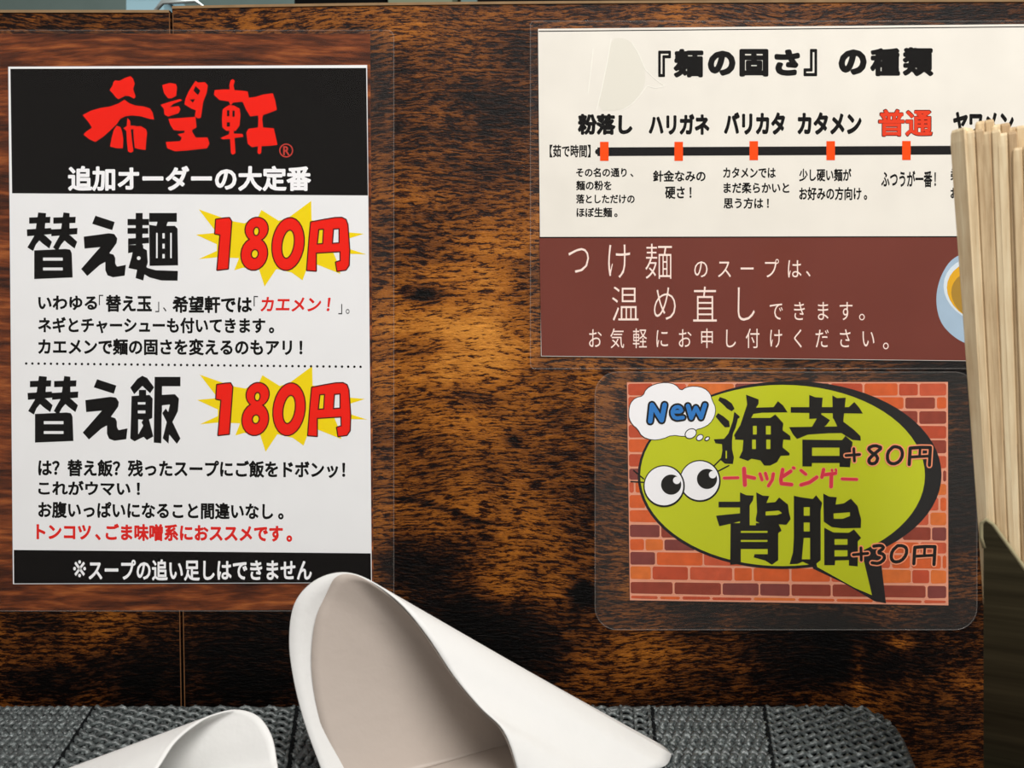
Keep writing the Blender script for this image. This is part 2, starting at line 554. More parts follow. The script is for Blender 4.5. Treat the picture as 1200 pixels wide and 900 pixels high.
# brush-written three-letter shop mark, red on black
a5 = Z(0, 60, 5.0); b5 = Z(200, 60, 5.0)
logo_add = [a5(p) for p in (
    [(680,175),(705,178),(740,160),(770,150),(785,165),(795,195),(785,225),(800,270),(790,282),(765,268),(740,265),(700,285),(685,275),(665,250),(648,232),(665,205),(670,185)],
    [(735,288),(765,310),(800,322),(850,328),(885,340),(900,365),(908,404),(880,400),(830,385),(780,380),(740,385),(710,400),(690,430),(650,470),(610,505),(565,535),(530,520),(495,492),(510,475),(545,452),(525,420),(490,378),(540,352),(600,335),(650,328),(700,310)],
    [(690,440),(712,448),(722,480),(728,520),(725,572),(690,572),(650,562),(660,510),(672,465)],
    [(752,395),(768,412),(772,460),(778,520),(787,590),(770,598),(755,590),(750,540),(745,470),(728,455),(748,442)],
    [(795,445),(830,442),(860,460),(867,480),(862,530),(858,582),(825,578),(795,570),(790,520),(786,470)],
    [(765,440),(800,440),(800,460),(765,462)],
    [(955,203),(1000,190),(1035,196),(1042,215),(1037,265),(1010,280),(990,280),(966,250)],
    [(945,318),(1000,300),(1060,284),(1072,292),(1020,313),(1000,332),(1052,325),(1062,345),(1050,367),(990,387),(968,375),(964,340)],
    [(1150,178),(1165,188),(1205,185),(1222,205),(1215,250),(1195,300),(1182,392),(1165,398),(1146,385),(1152,350),(1125,340),(1085,315),(1092,280),(1110,240),(1135,200)],
    [(991,400),(1060,395),(1150,388),(1156,450),(1130,465),(1060,470),(1022,465),(1003,435)],
    [(1085,462),(1130,462),(1132,485),(1085,485)],
    [(1045,490),(1090,480),(1130,475),(1152,510),(1220,508),(1232,545),(1217,572),(1100,585),(1030,590),(985,572),(976,535),(1060,530),(1070,510)])]
logo_add += [b5(p) for p in (
    [(355,175),(368,168),(380,178),(372,205),(378,232),(420,235),(455,240),(462,275),(440,305),(420,300),(370,305),(355,322),(345,298),(290,290),(258,260),(262,232),(310,228),(350,228),(348,205)],
    [(320,335),(345,320),(375,322),(408,340),(413,380),(407,440),(385,470),(330,470),(307,450),(304,400),(309,345)],
    [(296,512),(345,490),(350,465),(372,465),(375,486),(425,488),(430,505),(378,512),(384,600),(368,610),(357,600),(352,517),(308,520)],
    [(430,280),(500,272),(545,258),(602,250),(615,290),(626,347),(590,362),(545,378),(540,400),(545,450),(607,455),(618,500),(629,552),(590,557),(536,560),(534,600),(522,607),(512,598),(515,560),(480,566),(455,545),(447,480),(460,458),(515,450),(518,400),(515,380),(470,386),(445,345),(425,300)])]
logo_sub = [b5(p) for p in ([(150,208),(178,235),(165,262),(138,235)], [(116,288),(147,284),(135,306)],
            rect(334,350,348,385), rect(366,352,379,388), rect(333,420,351,445))]

s4 = 4.7375
def glyph_kae(ox, oy):        # the thick letters meaning "replacement"
    z = Z(ox, oy, s4)
    add = []
    for k in (0, 1):
        x = 0 if k == 0 else 140
        add += [z(p) for p in (
            [(168+x-k*6,120),(286+x,116),(284+x,150),(168+x-k*6,154)],
            [(155+x-k*6,186),(290+x+k*6,178),(290+x+k*4,212),(157+x-k*6,224)],
            [(218+x,92),(262+x-k*10,96),(252+x,215),(205+x,270),(190+x-k*4,306),(158+x+k*2,286),(200+x,215)],
            [(225+x,212),(255+x,218),(294+x,254),(280+x,292),(240+x,262),(205+x,230)])]
    add += [z([(196,302),(370,294),(395,298),(404,318),(409,452),(196,461)])]
    sub = [z(rect(245,342,354,359)), z(rect(245,397,354,413))]
    return add, sub
def glyph_e(ox, oy):
    z = Z(ox, oy, s4)
    add = [z([(535,110),(642,145),(628,190),(517,155)]),
           z([(470,226),(560,214),(610,207),(640,212),(656,236),(652,262),(612,318),(636,326),(645,345),(645,375),(655,392),(704,382),(697,442),(632,451),(602,440),(590,412),(590,366),(560,382),(490,444),(456,405),(562,284),(475,292)])]
    return add, []
def glyph_men(ox, oy):
    z = Z(ox, oy, s4)
    add = [z(p) for p in (rect(713,128,832,163), rect(713,178,828,210), [(716,236),(832,230),(832,262),(716,272)], [(758,95),(797,95),(795,300),(758,300)],
           [(716,272),(800,272),(800,300),(716,318)],
           [(745,295),(800,290),(826,305),(828,360),(812,410),(800,469),(757,455),(766,410),(718,400),(735,340)],
           [(790,375),(826,400),(870,412),(992,416),(990,470),(900,469),(835,452),(782,420)],
           rect(833,95,986,144), [(880,140),(938,140),(925,175),(870,175)],
           [(833,160),(870,166),(975,166),(990,182),(993,385),(835,388)])]
    sub = [z(p) for p in (rect(871,205,880,345), rect(949,205,958,345), rect(906,207,919,236), rect(906,265,919,292), rect(906,322,919,346),
                          disc(775, 345, 11, 8), [(820,300),(832,300),(832,372),(826,380)])]
    return add, sub
def glyph_han(ox, oy):
    z = Z(ox, oy, s4)
    add = [z(p) for p in ([(728,210),(768,160),(795,144),(822,156),(860,208),(838,241),(795,200),(750,246)], rect(776,222,816,256),
           [(735,256),(835,250),(852,270),(850,378),(832,386),(856,480),(820,500),(802,482),(752,507),(728,492),(732,380)],
           rect(863,150,1006,202), [(863,150),(905,150),(900,518),(858,514)],
           [(895,250),(975,246),(998,270),(992,340),(962,400),(1006,492),(986,521),(944,470),(940,520),(908,490),(930,400),(895,330)])]
    sub = [z(p) for p in (rect(770,290,812,303), rect(770,336,812,352), [(772,385),(800,388),(790,402),(800,420),(772,470)],
                          [(904,308),(948,303),(938,345),(925,325),(904,352)])]
    return add, sub
def price_shapes(dx, dy):
    z = Z(220+dx, 230+dy, s4)
    def sh(p, k=-0.06, y0=268): return [(x + k*(y-y0), y) for x, y in p]
    add = [z([(160,131),(205,124),(235,122),(247,142),(228,404),(167,411),(184,216),(155,210)]),
           z(sh(disc(381,186,63,22,66))), z(sh(disc(376,322,73,22,89))),
           z(sh(disc(560,267,88,26,145), -0.08)),
           z([(686,146),(760,132),(820,122),(858,121),(880,132),(890,160),(900,300),(897,385),(880,410),(832,417),(824,368),(850,360),(849,308),(715,316),(715,416),(664,412),(678,230)])]
    sub = [z(sh(disc(380,197,17,14,25))), z(sh(disc(379,322,21,14,26))), z(sh(disc(560,268,35,20,80), -0.13)),
           z([(729,185),(758,183),(753,266),(720,269)]), z([(810,183),(844,180),(844,262),(804,265)])]
    return add, sub
def burst_shapes(dx, dy):
    z = Z(220+dx, 230+dy, s4)
    return [z([(65,75),(250,140),(318,152),(395,115),(412,78),(508,138),(560,122),(688,28),(690,135),(800,150),(800,290),(830,360),(850,432),(720,380),(665,400),(640,468),(580,425),(495,405),(430,502),(398,405),(310,398),(262,412),(288,345),(170,340),(65,350),(165,305),(165,268),(50,215),(165,205)]),
            z([(870,200),(980,210),(870,245)]), z([(870,285),(993,324),(870,320)])]

# ------------------------------------------------------------------ left notice: wood-print sheet, white poster, laminate
nl = empty('price_notice', P(225, 712))
tag(nl, 'tall laminated notice with red brush letters on black header and two yellow price bursts', 'notice')
B0 = 0.0004
sheet('wood_print_sheet', [(-60, 40), (434, 40), (438, 714), (-60, 716)], 0.0004, 0.0001, M['redwood'], nl)
sheet('white_sheet', [(11, 79), (430.5, 77), (436, 682.5), (16.5, 684)], 0.0008, 0.00045, M['white'], nl)
def wl(x, y):
    k = (y-250)/400*0.009
    return (x + (y-380)*0.0, y + k*(x-225))
L1, L2, L3, L4 = 0.0008+LAYER, 0.0008+2*LAYER, 0.0008+3*LAYER, 0.0008+4*LAYER
flat('header_band', region([[(13.5,81.5),(429.5,80.5),(431.5,229.5),(15.5,227)]]), L1, M['header_black'], nl)
flat('footer_band', region([[(17.5,644),(434.8,648),(435.3,682),(17.8,683.2)]]), L1, M['header_black'], nl)
flat('brush_lettering', region(logo_add, logo_sub), L2, M['red'], nl)
rg = merge(region([disc(336,177,8.2,20)], [disc(336,177,6.8,20)]), line_shape('R', 332.5, 340, 172, 182.5, 0.02))
flat('registered_mark', rg, L2, ink('dull_red_ink', (190, 60, 50)), nl)
flat('subtitle_lettering', line_shape('追加オーダーの大定番', 81, 365, 195, 224.5, 0.036), L2, M['ink_white'], nl)
h1 = [glyph_kae(0,230), glyph_e(0,230), glyph_men(0,230)]
lines('heading_lettering', [region(*h) for h in h1], L1, M['black'], nl)
h2 = [glyph_kae(0.9,421.2), glyph_e(1.9,421.2), glyph_han(0,410)]
lines('heading_lettering', [region(*h) for h in h2], L1, M['black'], nl)
for dx, dy in ((0, 0), (1.2, 193.2)):
    flat('price_burst', region(burst_shapes(dx, dy)), L1, M['yellow'], nl)
    ps = region(*price_shapes(dx, dy))
    flat('price_outline', thicken(ps, 1.1), L2, M['maroon'], nl)
    flat('price_lettering', thicken(ps, -0.35), L3, M['red'], nl)
W8 = 0.036
body = [line_shape('いわゆる', 46, 115, 347, 364, W8), line_shape('「', 117, 122, 346, 358, 0.0), line_shape('替え玉', 125, 179, 346, 366, W8),
             line_shape('」、', 183, 196, 354, 366, 0.0), line_shape('希望軒では', 203, 296, 347, 367, W8), line_shape('「', 298, 303, 347, 359, 0.0),
             line_shape('」。', 397, 410, 356, 368, 0.0),
             line_shape('ネギとチャーシューも付いてきます。', 46, 322, 372, 391, W8, 0, 0.8),
             line_shape('カエメンで麺の固さを変えるのもアリ！', 46, 355, 397, 416.5, W8, 0, 0.8),
             line_shape('は？替え飯？残ったスープにご飯をドボンッ！', 46, 405, 539, 559, W8, 0, 1.0),
             line_shape('これがウマい！', 46, 165, 564, 581, W8, 0, 0.9),
             line_shape('お腹いっぱいになること間違いなし。', 46, 333, 588.5, 608, W8, 0, 0.9)]
lines('body_lettering', body, L1, M['black'], nl, wl)
flat('red_lettering', line_shape('カエメン！', 306, 388, 348, 365, 0.03, 0.12, 0.9), L1, M['text_red'], nl, wl)
flat('red_lettering', line_shape('トンコツ、ごま味噌系におススメです。', 44, 343, 614, 634, W8+.006, 0, 0.8), L1, M['text_red'], nl, wl)
dots = [region([disc(32.0+7.24*i, 426+i*0.072, 1.5, 8)]) for i in range(55)]
flat('dotted_rule', merge(*dots), L1, M['black'], nl)
flat('reference_mark', line_shape('※', 87, 102, 656, 676, 0.0), L2, M['ink_white'], nl)
flat('footer_lettering', line_shape('スープの追い足しはできません', 105, 366, 655, 680, 0.028), L2, M['ink_white'], nl)
sheet('laminate_film', rrect(-80, 37, 462, 715, 8), 0.0013, 0.00115, M['film'], nl)

# ------------------------------------------------------------------ right notice: noodle firmness chart over a brown band
nr = empty('noodle_firmness_notice', P(930, 420))
tag(nr, 'wide laminated notice with noodle firmness scale above a brown band with thin white letters', 'notice')
sheet('white_sheet', [(630.5, 34.5), (1300, 28), (1300, 425), (634, 417.5)], 0.0006, 0.0002, M['cream'], nr)
R1, R2, R3 = 0.0006+LAYER, 0.0006+2*LAYER, 0.0006+3*LAYER
flat('border_line', region([seg((631, 37.4), (1299, 31.2), 0.55)]), R1, M['black'], nr)
flat('brown_band', region([[(632,279),(1299,277.5),(1299.5,424.5),(634.5,417)]]), R1, M['brown'], nr)
flat('border_line', region([seg((632, 278.6), (1299, 277.4), 0.7)]), R2, M['black'], nr)
TB = 0.054
title = [line_shape('『', 771, 786, 60, 91, 0.026), line_shape('麺', 789, 824, 58, 91.5, TB), line_shape('の', 829, 861.5, 60, 89.5, TB+.012), line_shape('固', 866, 900, 58, 90.5, TB),
              line_shape('さ', 907, 937, 58.5, 89.5, TB+.012), line_shape('』', 941, 957, 58, 90, 0.026), line_shape('の', 982, 1015, 58.5, 88.5, TB+.012),
              line_shape('種', 1019, 1054, 57, 90, TB), line_shape('類', 1057, 1093, 56, 90, TB)]
lines('title_lettering', title, R1, M['black'], nr)
LB = 0.056
labs = [line_shape('粉落し', 677, 741, 134, 158.5, LB), line_shape('ハリガネ', 760, 831, 134, 158.5, LB), line_shape('バリカタ', 848, 919.5, 132, 158.5, LB),
             line_shape('カタメン', 934, 1009, 132, 158.5, LB), line_shape('ヤワメン', 1116, 1187, 131.5, 158, LB)]
lines('scale_lettering', labs, R1, M['black'], nr)
f1 = line_shape('普通', 1029, 1091.5, 129, 160, 0.028)
f0 = line_shape('普通', 1028, 1092.5, 128, 161, 0.044)
flat('red_scale_outline', f0, R1, M['maroon'], nr); flat('red_scale_lettering', f1, R2, M['label_red'], nr)
flat('bracket_lettering', line_shape('【茹で時間】', 644, 692, 170, 185, 0.026, 0, 1), R1, M['black'], nr)
flat('scale_bar', region([[(700,173.2),(1299,170.5),(1299,180.8),(700,183.4)], disc(700.5,178.3,3.5)]), R1, M['soft_black'], nr)
lines('scale_tick', [region([rect(x, 166.7+dy, x+10, 189+dy)]) for x, dy in ((703, 0), (790, 0), (877.8, -.8), (967.8, -.8), (1056.4, -1), (1146, -1.4), (1236, -1.6))], R2, M['orange'], nr)
S = 0.03
small = [line_shape('その名の通り、', 675, 742, 197, 208, S, 0, .8), line_shape('麺の粉を', 675, 716.5, 212, 223.5, S), line_shape('落としただけの', 675, 743.5, 228, 239, S),
              line_shape('ほぼ生麺。', 675.5, 723.5, 243.5, 255, S, 0, .8), line_shape('針金なみの', 765, 826.5, 200, 213.5, S), line_shape('硬さ！', 779, 810, 219, 233.5, S, 0, .9),
              line_shape('カタメンでは', 847, 908.5, 196.5, 209, S), line_shape('まだ柔らかいと', 847.5, 924.5, 214.5, 227, S), line_shape('思う方は！', 847.5, 900.5, 232, 245, S, 0, .9),
              line_shape('少し硬い麺が', 936, 997, 198, 213, S), line_shape('お好みの方向け。', 936, 1015.5, 219.5, 235, S, 0, .8),
              line_shape('ふつうが一番！', 1032, 1096, 200.5, 220, S, 0, .7), line_shape('柔ら', 1113, 1134, 198, 212, S), line_shape('お好', 1113, 1134, 220, 233.5, S)]
lines('note_lettering', small, R1, M['black'], nr)
big = [line_shape('つ', 666, 690, 291, 320, -0.012), line_shape('け', 712.5, 738, 287, 326, -0.010), line_shape('麺', 756, 787, 286, 327, -0.008),
            line_shape('温', 717, 748, 336, 376, -0.008), line_shape('め', 766, 791.5, 337, 375, -0.012), line_shape('直', 812, 839.5, 336, 377, -0.008), line_shape('し', 864, 884, 337, 376, -0.012)]
lines('thin_heading_lettering', big, R3, M['pink_white'], nr)
sm = []
for ch, cx in zip('のスープは', (821, 848.5, 875, 903, 930)): sm.append((ch, cx, 315, 19, 25))
sm.append(('、', 952, 314, 18, 24))
for ch, cx in zip('できます', (909, 936, 963.5, 990.5)): sm.append((ch, cx, 364.5, 18, 25))
sm.append(('。', 1016, 364.5, 22, 25))
for ch, cx in zip('お気軽にお申し付けくださ', (697, 723, 749.5, 775.5, 802, 828, 855, 881.5, 908.5, 935, 962.5, 989.5)): sm.append((ch, cx, 396.5, 17.5, 25))
sm += [('い', 1016.5, 396.5, 17.5, 25), ('。', 1044, 398, 22, 26)]
flat('thin_lettering', cells(sm), R3, M['pink_white'], nr)
# printed soup bowl
bo = smooth_poly([(1131,296),(1115,303),(1104,318),(1097,338),(1096,358),(1101,378),(1113,392),(1128,402),(1148,408),(1180,404),(1204,380),(1212,330),(1190,300),(1160,292)])
flat('printed_bowl', region([bo]), R2, M['bowl_blue'], nr)
flat('printed_bowl_rim', region([disc(1154, 340, 50, 32, 39, .25)]), R2+LAYER, M['bowl_rim'], nr)
flat('printed_soup_edge', region([disc(1155, 342, 47, 32, 36, .25)]), R2+2*LAYER, M['soup_yellow'], nr)
flat('printed_soup', region([disc(1158, 348, 45, 32, 32, .25)]), R2+3*LAYER, M['soup'], nr)
flat('printed_egg', region([disc(1133, 350, 3, 12, 5, -.4)]), R2+4*LAYER, M['bowl_rim'], nr)
# half-round blister with a pointed tail under the laminate, flat grey with paler ridges
c5 = Z(620, 20, 5.0)
st = smooth_poly(c5([(480,130),(560,125),(620,170),(665,260),(685,360),(660,440),(600,510),(540,550),(395,550),(430,400),(460,250)]), 1)
flat('glue_blister', region([st]), R1, M['stain'], nr)
rd = []
for pl in ([(480,130),(460,250),(430,400),(395,550)], [(600,150),(640,215),(680,310),(730,360),(790,405)], [(790,408),(740,418),(690,405),(650,460),(600,515),(540,550)], [(375,190),(360,330),(345,450)]):
    rd += stroke(c5(pl), 0.9)
flat('glue_ridge', region(rd), R2, M['stain_edge'], nr)
sheet('laminate_film', rrect(621.5, 26, 1330, 432, 5), 0.0011, 0.00095, M['film'], nr)

# ------------------------------------------------------------------ small card: green speech balloon on printed bricks
nc = empty('topping_card', P(920, 737))
tag(nc, 'small laminated card with lime speech balloon, googly eyes and orange brick print', 'card')
sheet('printed_sheet', [(734.5, 448), (1110, 447.6), (1110.5, 709), (738, 703)], 0.0006, 0.0002, M['mortar'], nc)
K = [0.0006 + LAYER*i for i in range(1, 14)]
def cardw(x, y):   # the card's own outline is slightly askew
    u = (x-738)/372.0; v = (y-449.5)/254.0
    return (735.6 + u*(373.2) + v*(1-u)*3.2, 449.2 + v*(252.8 + 5.6*u))
rng = random.Random(11)
BV, BF, BM = [], [], []
ry = 449.8; row = 0
while ry < 702:
    h = rng.uniform(12.5, 15.5)
    if ry + h > 702.5: h = 702.5 - ry
    x = 738 - rng.uniform(0, 30)
    while x < 1109:
        w = rng.choice((22, 34, 40, 46, 52, 58))*rng.uniform(.9, 1.1)
        x0, x1 = max(x, 738.2), min(x+w, 1109.2)
        if x1-x0 > 2 and h > 2:
            n = len(BV); j = lambda: rng.uniform(-.7, .7)
            cc = 1.6
            q = [(x0+cc, ry+j()*.5), (x1-cc, ry+j()*.5), (x1, ry+cc), (x1, ry+h-cc), (x1-cc, ry+h+j()*.5), (x0+cc, ry+h+j()*.5), (x0, ry+h-cc), (x0, ry+cc)]
            BV += q; BF.append(tuple(range(n, n+8)))
            dark = 0.75 if (row % 4 == 2) else 0.12
            BM.append(rng.choice((2, 2, 5)) if rng.random() < dark else rng.choice((0, 1, 3, 3, 4, 0)))
        x += w + rng.uniform(1.6, 2.6)
    ry += h + rng.uniform(2.0, 3.0); row += 1
bv = [P(*cardw(*p)) for p in BV]
for w in bv: w.y = -K[0]
mesh_obj('printed_bricks', bv, [f[::-1] if (bv[f[2]]-bv[f[0]]).cross(bv[f[4]]-bv[f[0]]).y > 0 else f for f in BF], None, nc, mats=M['bricks'], fm=BM)
# balloon
blk = [disc(925.5, 556, 177, 72, 109.5), disc(916.5, 557.5, 169.5, 72, 109), [(950,650),(1030,632),(1032,660),(1037.5,706.5),(1024,704),(990,684),(952,666)]]
flat('balloon_outline', region(blk), K[1], M['soft_black'], nc)
grn = [disc(916.5, 557, 166.5, 72, 106), [(955,655),(1010,650),(1021,697),(1000,688),(957,664)]]
flat('balloon', region(grn), K[2], M['lime'], nc)
d1 = Z(700, 430, 5.0); d2 = Z(920, 430, 5.0); d3 = Z(700, 570, 5.0); d4 = Z(920, 570, 5.0)
k_add = [d1(p) for p in (
    [(715,176),(750,188),(785,213),(802,245),(785,260),(755,242),(740,225),(706,195)], [(705,270),(735,288),(770,318),(774,352),(745,354),(720,327),(690,290)],
    [(800,262),(832,290),(815,340),(792,390),(787,430),(787,480),(798,530),(792,568),(745,566),(720,545),(730,490),(728,452),(690,447),(680,423),(740,420),(765,390),(790,320)],
    [(868,162),(942,190),(942,215),(927,238),(1030,235),(1055,200),(1085,225),(1112,266),(960,268),(912,275),(880,330),(860,385),(810,425),(798,400),(835,340),(855,280),(875,220)],
    [(860,298),(1010,298),(1040,278),(1087,330),(1082,370),(1127,403),(1130,428),(1087,425),(1082,470),(1124,505),(1122,518),(1072,520),(1050,557),(1010,577),(975,577),(953,547),(900,537),(880,550),(828,532),(848,490),(853,428),(803,425),(808,400),(850,388)])]
k_add += [d2(p) for p in (
    [(30,235),(370,235),(402,205),(432,240),(452,273),(30,268)], [(138,163),(172,177),(217,180),(207,300),(138,305)], [(273,166),(300,182),(352,180),(337,322),(300,325),(276,300)],
    [(200,272),(260,312),(237,342),(215,356),(148,360)], [(20,352),(160,350),(320,348),(332,387),(250,388),(130,396),(67,422),(43,395)],
    [(283,308),(337,320),(397,365),(438,405),(440,432),(390,427),(318,382)],
    [(98,425),(330,428),(350,403),(392,440),(387,480),(377,587),(315,585),(315,562),(155,562),(153,583),(98,582)])]
k_add += [d3(p) for p in (
    rect(708,88,836,122), [(833,33),(870,50),(914,52),(909,80),(890,110),(890,228),(833,228)], [(693,170),(740,165),(835,156),(835,202),(780,217),(712,232)],
    [(928,33),(965,52),(1005,55),(988,95),(1040,90),(1062,63),(1114,105),(1120,150),(1130,190),(1105,224),(1050,220),(960,220),(923,200),(933,150)],
    [(778,213),(1057,213),(1077,258),(1057,272),(1057,430),(1020,457),(980,432),(913,414),(918,395),(995,395),(995,365),(838,365),(838,452),(776,457)])]
k_add += [d4(p) for p in (
    [(48,53),(88,62),(160,72),(178,50),(214,95),(205,140),(205,430),(160,467),(100,439),(70,452),(23,454),(43,385),(48,300)],
    [(220,40),(255,58),(300,62),(292,105),(340,98),(382,70),(422,115),(430,150),(442,190),(440,242),(330,244),(270,237),(223,205)],
    [(226,240),(280,268),(370,270),(400,250),(442,300),(422,320),(422,467),(370,462),(370,430),(290,432),(288,460),(226,460)])]
k_sub = [d1(p) for p in (rect(909,345,931,395), rect(985,345,1013,395), rect(904,425,926,480), rect(987,425,1011,480), [(822,300),(828,302),(806,388),(800,384)], rect(749,490,757,535))]
k_sub += [d2(rect(155,472,315,520))]
k_sub += [d3(p) for p in ([(983,146),(1060,140),(1079,155),(1050,166),(983,169)], rect(838,259,994,270), rect(838,312,994,323), rect(890,120,926,226))]
k_sub += [d4(p) for p in (rect(106,120,141,170), rect(106,210,141,262), [(106,300),(143,300),(143,425),(95,425)], [(280,157),(376,150),(376,172),(335,188),(282,188)], rect(286,307,362,340), rect(286,372,362,408))]
flat('heading_lettering', region(k_add, k_sub), K[3], M['black'], nc)
# red kana between the two headings
def soften(p):
    if len(p) < 5: return p
    q = [p[0]]
    for i in range(len(p)-1):
        a, b = p[i], p[i+1]
        q += [(0.75*a[0]+0.25*b[0], 0.75*a[1]+0.25*b[1]), (0.25*a[0]+0.75*b[0], 0.25*a[1]+0.75*b[1])]
    return q + [p[-1]]
def strokes_d(zf, items):
    o = []
    for pts, w in items: o += stroke(zf(soften(pts)), w)
    return o
kana = strokes_d(d1, [([(740,650),(822,648)], 3.2), ([(857,595),(862,690)], 4.6), ([(870,640),(918,650)], 4.0), ([(950,625),(962,660)], 3.6), ([(982,622),(992,655)], 3.6),
                      ([(1028,625),(1022,660),(1000,695)], 3.8), ([(1083,600),(1072,660),(1075,682),(1135,688)], 4.2), ([(1130,610),(1085,640)], 4.2), ([(1145,590),(1150,592)], 3.6)])
kana += strokes_d(d2, [([(90,605),(118,628)], 3.6), ([(90,690),(140,675),(182,645)], 4.2), ([(222,600),(212,645)], 4.0), ([(215,632),(292,622)], 4.0), ([(268,628),(266,700)], 4.2), ([(270,602),(272,608)], 2.6), ([(293,600),(296,608)], 2.6),
                       ([(330,655),(416,658)], 3.4)])
rk = region(kana)
flat('kana_outline', thicken(rk, 0.5, 6), K[4], M['peach'], nc)
flat('kana_lettering', rk, K[5], M['crimson'], nc)
# handwritten surcharges
def yen(zf, x, y):
    return [([(x,y),(x-6,y+95)], 4), ([(x,y),(x+60,y-5),(x+118,y-4),(x+112,y+100)], 4), ([(x+58,y),(x+55,y+50)], 3.2), ([(x+2,y+52),(x+112,y+46)], 3.4)]
up = strokes_d(d2, [([(352,518),(432,512)], 3.4), ([(398,478),(402,550)], 3.4),
                    ([(555,470),(520,458),(480,475),(500,500),(540,525),(530,562),(495,568),(482,545),(510,515),(555,478)], 3.8),
                    ([(625,470),(595,500),(595,550),(625,570),(665,555),(685,515),(675,475),(640,465),(625,470)], 3.8)] + yen(d2, 728, 475))
dn = strokes_d(d4, [([(395,398),(480,390)], 3.4), ([(440,358),(442,430)], 3.4),
                    ([(515,348),(560,342),(575,360),(535,385),(575,395),(578,425),(545,450),(505,445)], 3.8),
                    ([(655,345),(622,375),(615,420),(635,442),(675,435),(705,400),(708,360),(685,345),(655,345)], 3.8)] + yen(d4, 755, 355))
for s_ in (up, dn):
    q = region(s_)
    flat('surcharge_outline', thicken(q, 1.5, 6), K[6], M['peach'], nc)
    flat('surcharge_lettering', q, K[7], M['black'], nc)
# eyes
eye_l, eye_r = d1([(388, 695)])[0], d1([(598, 665)])[0]
lash = strokes_d(d1, [([(680,580),(728,532)], 1.7), ([(705,610),(768,577)], 1.7), ([(270,655),(212,606)], 1.6), ([(268,675),(195,670)], 1.6)])
for i in range(0, len(lash), 3): flat('eyelash', region(lash[i:i+3]), K[4], M['black'], nc)
for (cx, cy), (qx, qy) in ((eye_r, (640, 655)), (eye_l, (430, 688))):
    z0 = 5 if (cx, cy) == eye_r else 9
    pu = d1([(qx, qy)])[0]; hi = d1([(qx+33, qy-25)])[0]
    flat('eye_outline', region([disc(cx+0.3, cy+0.4, 24.2, 36, 24.6)]), K[z0-1], M['black'], nc)
    flat('eye_white', region([disc(cx, cy, 22.6, 36, 22.8)]), K[z0], M['ink_white'], nc)
    flat('pupil', region([disc(pu[0], pu[1], 11.8, 28)], [disc(hi[0], hi[1], 4.4, 16)]), K[z0+1], M['black'], nc)
# thought cloud
cl = smooth_poly(d1([(185,260),(192,215),(222,182),(268,172),(285,130),(335,102),(400,92),(455,104),(487,142),(520,120),(570,114),(622,125),(657,155),(668,195),(690,240),(683,290),(655,332),(612,356),(575,364),(560,395),(510,406),(435,396),(380,420),(320,427),(262,407),(235,360),(205,337),(186,300)]), 1)
cr = region([cl])
bub = [region([d1(disc(545,390,32,16,24,-.5))[0:]]), region([d1(disc(598,413,19,14,13,-.6))]), region([d1(disc(641,420,14,12,9,-.6))])]
flat('cloud_outline', merge(thicken(cr, 0.9)), K[4], M['black'], nc)
flat('thought_cloud', cr, K[5], M['ink_white'], nc)
flat('bubble_outline', merge(*[thicken(q, 1.1) for q in bub[:2]], thicken(bub[2], 0.8)), K[6], M['black'], nc)
flat('thought_bubbles', merge(bub[0], bub[1], thicken(bub[2], -0.4)), K[7], M['ink_white'], nc)
new_ = strokes_d(d1, [([(308,318),(318,222)], 5.4), ([(318,222),(375,312)], 5.4), ([(375,312),(392,222)], 5.4),
                      ([(440,262),(495,262),(480,232),(448,236),(434,270),(452,302),(500,296)], 4.2),
                      ([(528,228),(548,298)], 5.0), ([(548,298),(575,238)], 4.6), ([(575,238),(605,296)], 4.6), ([(605,296),(628,222)], 5.0)])
q = region(new_)
flat('new_outline', thicken(q, 2.2), K[8], M['black'], nc); flat('new_lettering', q, K[9], M['blue'], nc)
sheet('laminate_film', rrect(697, 436, 1143, 737, 26, 8), 0.00125, 0.00112, M['film_hazy'], nc)

# cut edges of the laminate, their glint put into a paler colour
M['film_edge'] = film_mat('laminate_cut_edge', 0.06, (0.8, 0.76, 0.7))
def film_edge(outline, depth, parent):
    v = [P(x, y) for x, y in outline]; g = G()
    for w in v: w.y = -depth
    g.tube(v + [v[0]], 0.00022, 5, False); g.build('film_edge', M['film_edge'], parent, True)
film_edge(rrect(-80, 37, 462, 715, 8), 0.0013, nl)
film_edge(rrect(621.5, 26, 1330, 432, 5), 0.0011, nr)
film_edge(rrect(697, 436, 1143, 737, 26, 8), 0.00125, nc)

# ------------------------------------------------------------------ woven box with a flat lid in front of the partition
def lid_pt(px, py, h=0.1275):      # a point of the lid plane seen at (px, py)
    d = h*F/(py-450.0)
    return Vector(((px-600)*d/F, d-DW, ZC-h))
ZL = ZC - 0.1275
bx = empty('woven_box', (0, -0.10, 0))
tag(bx, 'dark grey woven cord box with a flat lid below the notices', 'box')
cord_m, nt, b = new_mat('grey_paper_cord')
f_ = noise(nt, mapping(nt, (1, 1, 1)), 420, 3, 0.7); r_ = ramp(nt, [(0.3, lin((34, 37, 38))), (0.55, lin((74, 80, 80))), (0.78, lin((150, 158, 158)))])
nt.links.new(f_, r_.inputs[0]); nt.links.new(r_.outputs[0], b.inputs['Base Color']); b.inputs['Roughness'].default_value = 0.38
core_m = ink('dark_cord_core', (20, 22, 23), 0.7)
Y_FAR, Y_NEAR = -0.020, -0.160
def right_edge(y):        # rounded far corner
    ys = [-0.16, -0.0767, -0.0635, -0.0500, -0.0410, -0.0330, -0.0265, -0.0225, -0.0205, -0.0200]
    xs = [0.1290, 0.1337, 0.1378, 0.1415, 0.1432, 0.1435, 0.1420, 0.1395, 0.1365, 0.1340]
    return float(np.interp(y, ys, xs))
XL = -0.31
